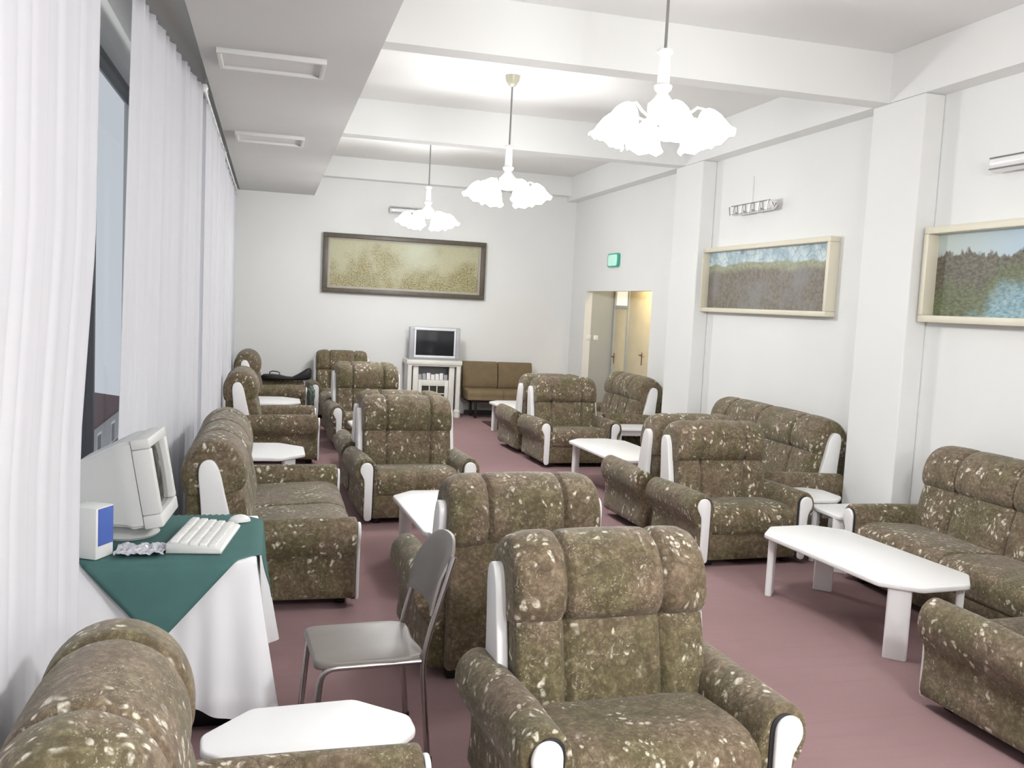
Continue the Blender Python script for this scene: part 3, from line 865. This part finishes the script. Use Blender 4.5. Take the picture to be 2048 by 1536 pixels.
bm.faces.new(rings[0]); bm.faces.new(rings[-1]); finish('case_body', bm, M['black'], g)
bm = B(); tube(bm, [(-.24, -.05, .07), (-.235, -.05, .115), (-.20, -.05, .132), (-.13, -.05, .128), (-.09, -.05, .11), (-.085, -.05, .065)], .008, 8); finish('handle', bm, M['black'], g)

bm = B(); bmesh.ops.create_icosphere(bm, subdivisions=4, radius=1)
rr = random.Random(4)
from mathutils import noise as mn
for v in bm.verts:
    d = v.co.normalized(); k = 1 + .28*mn.noise(d*2.3) + .14*mn.noise(d*6)
    v.co = Vector((d.x*.055*k, d.y*.10*k, d.z*.15*k*(1.05-.35*d.z)))
o = finish('cloth_bag', bm, M['greybag']); o.location = (.63, 13.83, .44)
tag(o, 'crumpled grey-green cloth bag hanging at the front of the far left armchair', 'bag')

# ------------------------------------------------------------------ computer desk with cloths
DX0, DX1, DYA, DYB, DH = -.79, -.03, 3.95, 4.78, .755
desk = thing('desk', 'computer desk hidden under a white tablecloth by the curtains', 'desk', (0, 0, 0))
bm = B(); box(bm, (DX0, DYA, DH-.03), (DX1, DYB, DH), .003); finish('desktop', bm, M['wood'], desk)
for x in (DX0+.04, DX1-.04):
    for y in (DYA+.06, DYB-.04):
        bm = B(); box(bm, (x-.025, y-.025, 0), (x+.025, y+.025, DH-.03), .003); finish('leg', bm, M['wood'], desk)
# tablecloth: top plus wavy skirt
def perim(n=240):
    L = [(DX0, DYA), (DX1, DYA), (DX1, DYB), (DX0, DYB)]; out = []
    lens = [(DX1-DX0), (DYB-DYA), (DX1-DX0), (DYB-DYA)]; tot = sum(lens)
    for k in range(4):
        a, b_ = Vector(L[k]), Vector(L[(k+1) % 4]); m = int(n*lens[k]/tot)
        d = (b_-a).normalized(); nrm = Vector((d.y, -d.x))
        for i in range(m):
            u = i/m; out.append((a+(b_-a)*u, nrm, u, k, lens[k]))
    return out
bm = B(); pr = perim(); N_ = len(pr); rows = []
zt = DH+.004
levels = [0, .003, .01, .03, .08, .16, .26, .35, .44, .52, .59, .625]
for li, dz in enumerate(levels):
    row = []
    for (p, nr, u, k, ln) in pr:
        f = dz/.66
        # corner swing out
        cn = min(u, 1-u)*ln
        corner = math.exp(-(cn/.10)**2)
        cdir = Vector((1 if p.x > (DX0+DX1)/2 else -1, 1 if p.y > (DYA+DYB)/2 else -1))
        off = nr*(.005 + .012*f) + cdir*.085*corner*f**1.1
        wave = .024*f*math.sin(u*ln*2*PI/.27 + k*1.7) * (1-corner) + .012*f*math.sin(u*ln*2*PI/.115 + k)
        off = off + nr*(wave + .02*f)
        z = zt - dz*(1 + .10*corner + .03*math.sin(u*9+k))
        if dz < .004: off = nr*.002*li
        row.append(bm.verts.new((p.x+off.x, p.y+off.y, z)))
    rows.append(row)
for q in range(len(rows)-1):
    for k in range(N_): bm.faces.new((rows[q][k], rows[q][(k+1) % N_], rows[q+1][(k+1) % N_], rows[q+1][k]))
bm.faces.new(rows[0])
o = finish('tablecloth', bm, M['cloth'], None, True, 60)
tag(o, 'long white tablecloth draped over the computer desk', 'tablecloth')
# green overlay: a square cloth laid diagonally, corners hanging
bm = B()
cx, cy = (DX0+DX1)/2, (DYA+DYB)/2
half = .74            # half diagonal
n = 46; grid = {}
for i in range(n+1):
    for j in range(n+1):
        a, b_ = i/n, j/n
        x = cx + half*(a-b_)*.92; y = cy + half*(a+b_-1)
        z = zt + .005
        ex = max(0, x-DX1, DX0-x); ey = max(0, y-DYB, DYA-y)
        px, py = x, y
        if ex > 0 or ey > 0:
            drop = max(ex, ey)
            z -= drop*1.0
            lean = .105*(drop/.66) + .024 + .006*math.sin((x if ey >= ex else y)*15)*min(1, drop/.25)
            if ey >= ex: py = (DYB+lean) if y > DYB else (DYA-lean); px = min(max(x, DX0-.01), DX1+.01)
            else: px = (DX1+lean) if x > DX1 else (DX0-lean); py = min(max(y, DYA-.01), DYB+.01)
        grid[i, j] = bm.verts.new((px, py, z))
for i in range(n):
    for j in range(n): bm.faces.new((grid[i, j], grid[i+1, j], grid[i+1, j+1], grid[i, j+1]))
o = finish('table_overlay', bm, M['green'], None, True, 70)
md = o.modifiers.new('thick', 'SOLIDIFY'); md.thickness = .003; md.offset = 1
tag(o, 'dark green overlay cloth laid diagonally on the white tablecloth', 'tablecloth')
o = quickbox('black_box', (-.15, -.10, 0), (.15, .10, .125), M['black'], None, .006); o.location = (-.25, 4.14, 0)
tag(o, 'low black box on the floor under the computer desk', 'box')

ZD = zt+.0105
# monitor
mo = thing('computer_monitor', 'beige tube computer monitor on the green cloth', 'monitor', (-.44, 4.40, ZD), R(90-4))
# local: screen faces -y
bm = B(); lathe(bm, [(.001, 0), (.13, 0), (.14, .012), (.10, .03), (.07, .05), (.07, .085), (.001, .09)], 24, Matrix.Translation((0, .16, 0))); finish('stand', bm, M['pc'], mo)
TM = Matrix.Translation((0, .0, .075)) @ Matrix.Rotation(R(-10), 4, 'X')
def tr(bm):
    for v in bm.verts: v.co = TM @ v.co
bm = B()
w, h = .195, .40
for p, q in (((-w, .0), (w, .062)), ((-w, h-.045), (w, h)), ((-w, .062), (-w+.045, h-.045)), ((w-.045, .062), (w, h-.045))):
    box(bm, (p[0], -.03, p[1]), (q[0], .05, q[1]), .008)
tr(bm); finish('bezel', bm, M['pc'], mo)
bm = B()
sec = [(.04, .188, .008, .395), (.10, .188, .008, .395), (.13, .175, .02, .385), (.30, .135, .05, .33), (.36, .12, .06, .30)]
rings = []
for y, hw, z0, z1 in sec:
    rings.append([bm.verts.new(p) for p in ((-hw, y, z0), (hw, y, z0), (hw, y, z1), (-hw, y, z1))])
for q in range(len(rings)-1):
    for k in range(4): bm.faces.new((rings[q][k], rings[q][(k+1) % 4], rings[q+1][(k+1) % 4], rings[q+1][k]))
bm.faces.new(rings[0]); bm.faces.new(rings[-1])
bmesh.ops.recalc_face_normals(bm, faces=bm.faces)
bmesh.ops.bevel(bm, geom=[e for e in bm.edges if e.calc_face_angle(0) > .5], offset=.012, segments=2, affect='EDGES')
tr(bm); finish('rear_housing', bm, M['pc'], mo)
bm = B(); rows = []
for j in range(13):
    row = []
    for i in range(15):
        u, v_ = i/14*2-1, j/12*2-1
        row.append(bm.verts.new((.152*u, .002-.014*(1-.5*u*u-.5*v_*v_), .2085+.148*v_)))
    rows.append(row)
for j in range(12):
    for i in range(14): bm.faces.new((rows[j][i], rows[j][i+1], rows[j+1][i+1], rows[j+1][i]))
tr(bm); finish('screen', bm, M['crt'], mo)
# keyboard: long side along y
kb = thing('keyboard', 'cream computer keyboard in front of the monitor', 'keyboard', (-.255, 4.28, ZD), R(-8))
bm = B(); sweep(bm, [(-.115, 0), (.115, 0), (.118, .012), (.105, .022), (-.105, .045), (-.115, .04)], -.235, .235, 'y', .006, 2); finish('case', bm, M['pc'], kb)
for r in range(5):
    x = .075-.040*r
    bm = B()
    for k in range(13):
        y = -.215+.033*k
        z = .022+(.105-x)/.21*.023
        box(bm, (x-.016, y, z-.004), (x+.016, y+.029, z+.011), .003, 1)
    finish('key_row', bm, M['pc2'], kb)
mu = B(); bmesh.ops.create_uvsphere(mu, u_segments=20, v_segments=12, radius=1)
for v in mu.verts: v.co = Vector((v.co.x*.055, v.co.y*.033*(1+.15*v.co.x), max(-.002, v.co.z)*.034))
o = finish('computer_mouse', mu, M['pc2']); o.location = (-.115, 4.62, ZD+.001); o.rotation_euler = (0, 0, .3)
tag(o, 'white computer mouse behind the keyboard on the green cloth', 'mouse')
# white box with blue panel
sp = thing('speaker', 'small white computer speaker with a blue front panel', 'speaker', (-.685, 4.055, ZD), R(62))
bm = B(); box(bm, (-.055, -.055, 0), (.055, .075, .215), .004); finish('case', bm, M['pc2'], sp)
bm = B(); box(bm, (-.042, -.0585, .055), (.05, -.053, .21), .001); finish('front_panel', bm, M['blue'], sp)
# crumpled sheet
bm = B(); bmesh.ops.create_grid(bm, x_segments=40, y_segments=40, size=1)
for v in bm.verts:
    x, y = v.co.x, v.co.y
    rr_ = 1+.12*mn.noise(Vector((x*2, y*2, 3)))
    v.co = Vector((x*.10*rr_, y*.085*rr_, .016+.018*mn.noise(Vector((x*2.2, y*2.2, 1)))+.010*mn.noise(Vector((x*6, y*6, 5)))))
    if v.co.z < .001: v.co.z = .001
o = finish('plastic_sheet', bm, M['sheet'], None, True, 25); o.location = (-.50, 4.09, ZD)
tag(o, 'crumpled grey plastic sheet between the monitor and the small speaker', 'sheet')

# ------------------------------------------------------------------ steel chair
ch = thing('steel_chair', 'grey padded tubular steel chair at the computer desk', 'chair', (.42, 3.77, 0), R(-86))
# local: front -y, x right
bm = B(); sweep(bm, crom([(-.20, -.21), (-.10, -.225), (.10, -.225), (.20, -.21), (.215, -.05), (.20, .20), (0, .21), (-.20, .20), (-.215, -.05)], 4), .425, .462, 'z', .012, 3); finish('seat', bm, M['vinyl'], ch)
bm = B(); rows = []
nx, nz = 16, 14
def backp(u, v):
    hw = .205*(1-.16*max(0, v-.3)**2*1.8)
    z = .62+.29*v - .05*(abs(u)**3)*(v > .5)*(v-.5)*2
    y = .235 + .09*v + .035*(1-u*u) - .012*math.sin(PI*v)
    return Vector((hw*u, y, z))
front = [[None]*(nx+1) for _ in range(nz+1)]; back = [[None]*(nx+1) for _ in range(nz+1)]
for j in range(nz+1):
    for i in range(nx+1):
        p = backp(i/nx*2-1, j/nz)
        e = min(1, 6*min(i, nx-i)/nx, 6*min(j, nz-j)/nz)
        th = .006+.014*math.sqrt(max(0, e))
        front[j][i] = bm.verts.new(p+Vector((0, -th, 0))); back[j][i] = bm.verts.new(p+Vector((0, th, 0)))
for j in range(nz):
    for i in range(nx):
        bm.faces.new((front[j][i], front[j][i+1], front[j+1][i+1], front[j+1][i])); bm.faces.new((back[j][i], back[j+1][i], back[j+1][i+1], back[j][i+1]))
for j in range(nz):
    bm.faces.new((front[j][0], front[j+1][0], back[j+1][0], back[j][0])); bm.faces.new((front[j][nx], back[j][nx], back[j+1][nx], front[j+1][nx]))
for i in range(nx):
    bm.faces.new((front[0][i], back[0][i], back[0][i+1], front[0][i+1])); bm.faces.new((front[nz][i], front[nz][i+1], back[nz][i+1], back[nz][i]))
finish('backrest', bm, M['vinyl'], ch)
def bend(pts, r=.05, n=5):
    pts = [Vector(p) for p in pts]; out = [pts[0]]
    for i in range(1, len(pts)-1):
        a, p, b_ = pts[i-1], pts[i], pts[i+1]
        da, db = (a-p), (b_-p); ra = min(r, da.length*.45); rb = min(r, db.length*.45)
        A_, B_ = p+da.normalized()*ra, p+db.normalized()*rb
        for k in range(n+1):
            u = k/n; out.append(A_*(1-u)**2 + p*2*u*(1-u) + B_*u*u)
    out.append(pts[-1]); return out
for s in (-1, 1):
    bm = B(); tube(bm, bend([(s*.215, -.235, 0), (s*.21, -.20, .435), (s*.21, .20, .435)], .06), .0125, 10); finish('front_leg', bm, M['steel'], ch)
    bm = B(); tube(bm, bend([(s*.215, .245, 0), (s*.21, .205, .44), (s*.208, .25, .62), (s*.195, .325, .86)], .08), .0125, 10); finish('rear_leg', bm, M['steel'], ch)
    for y in (-.235, .245):
        bm = B(); lathe(bm, [(.001, 0), (.017, 0), (.017, .025), (.001, .025)], 12, Matrix.Translation((s*.215, y, 0))); finish('foot_cap', bm, M['black'], ch)
bm = B(); tube(bm, [(-.205, .19, .43), (.205, .19, .43)], .010, 8); finish('cross_bar', bm, M['steel'], ch)

# ------------------------------------------------------------------ world, camera, view
w = bpy.data.worlds.new('sky'); scn.world = w; w.use_nodes = True
bg = w.node_tree.nodes['Background']; bg.inputs[0].default_value = (.93, .955, 1.0, 1); bg.inputs[1].default_value = .78

cam = bpy.data.cameras.new('camera'); co = bpy.data.objects.new('camera', cam); COL.objects.link(co)
f = Vector((.2584194, .96219039, -.08607597)); r = Vector((.96568218, -.2548976, .04985118)); u = Vector((-.02602577, .09600454, .9950406))
m = Matrix((r, u, -f)).transposed().to_4x4(); m.translation = (0, 0, 1.9)
co.matrix_world = m
cam.sensor_width = 36; cam.lens = 36*1828.68/2048; cam.clip_start = .05
scn.camera = co
vs = scn.view_settings
vs.view_transform = 'Standard'; vs.look = 'None'; vs.gamma = 1; vs.use_curve_mapping = False; vs.exposure = -.16
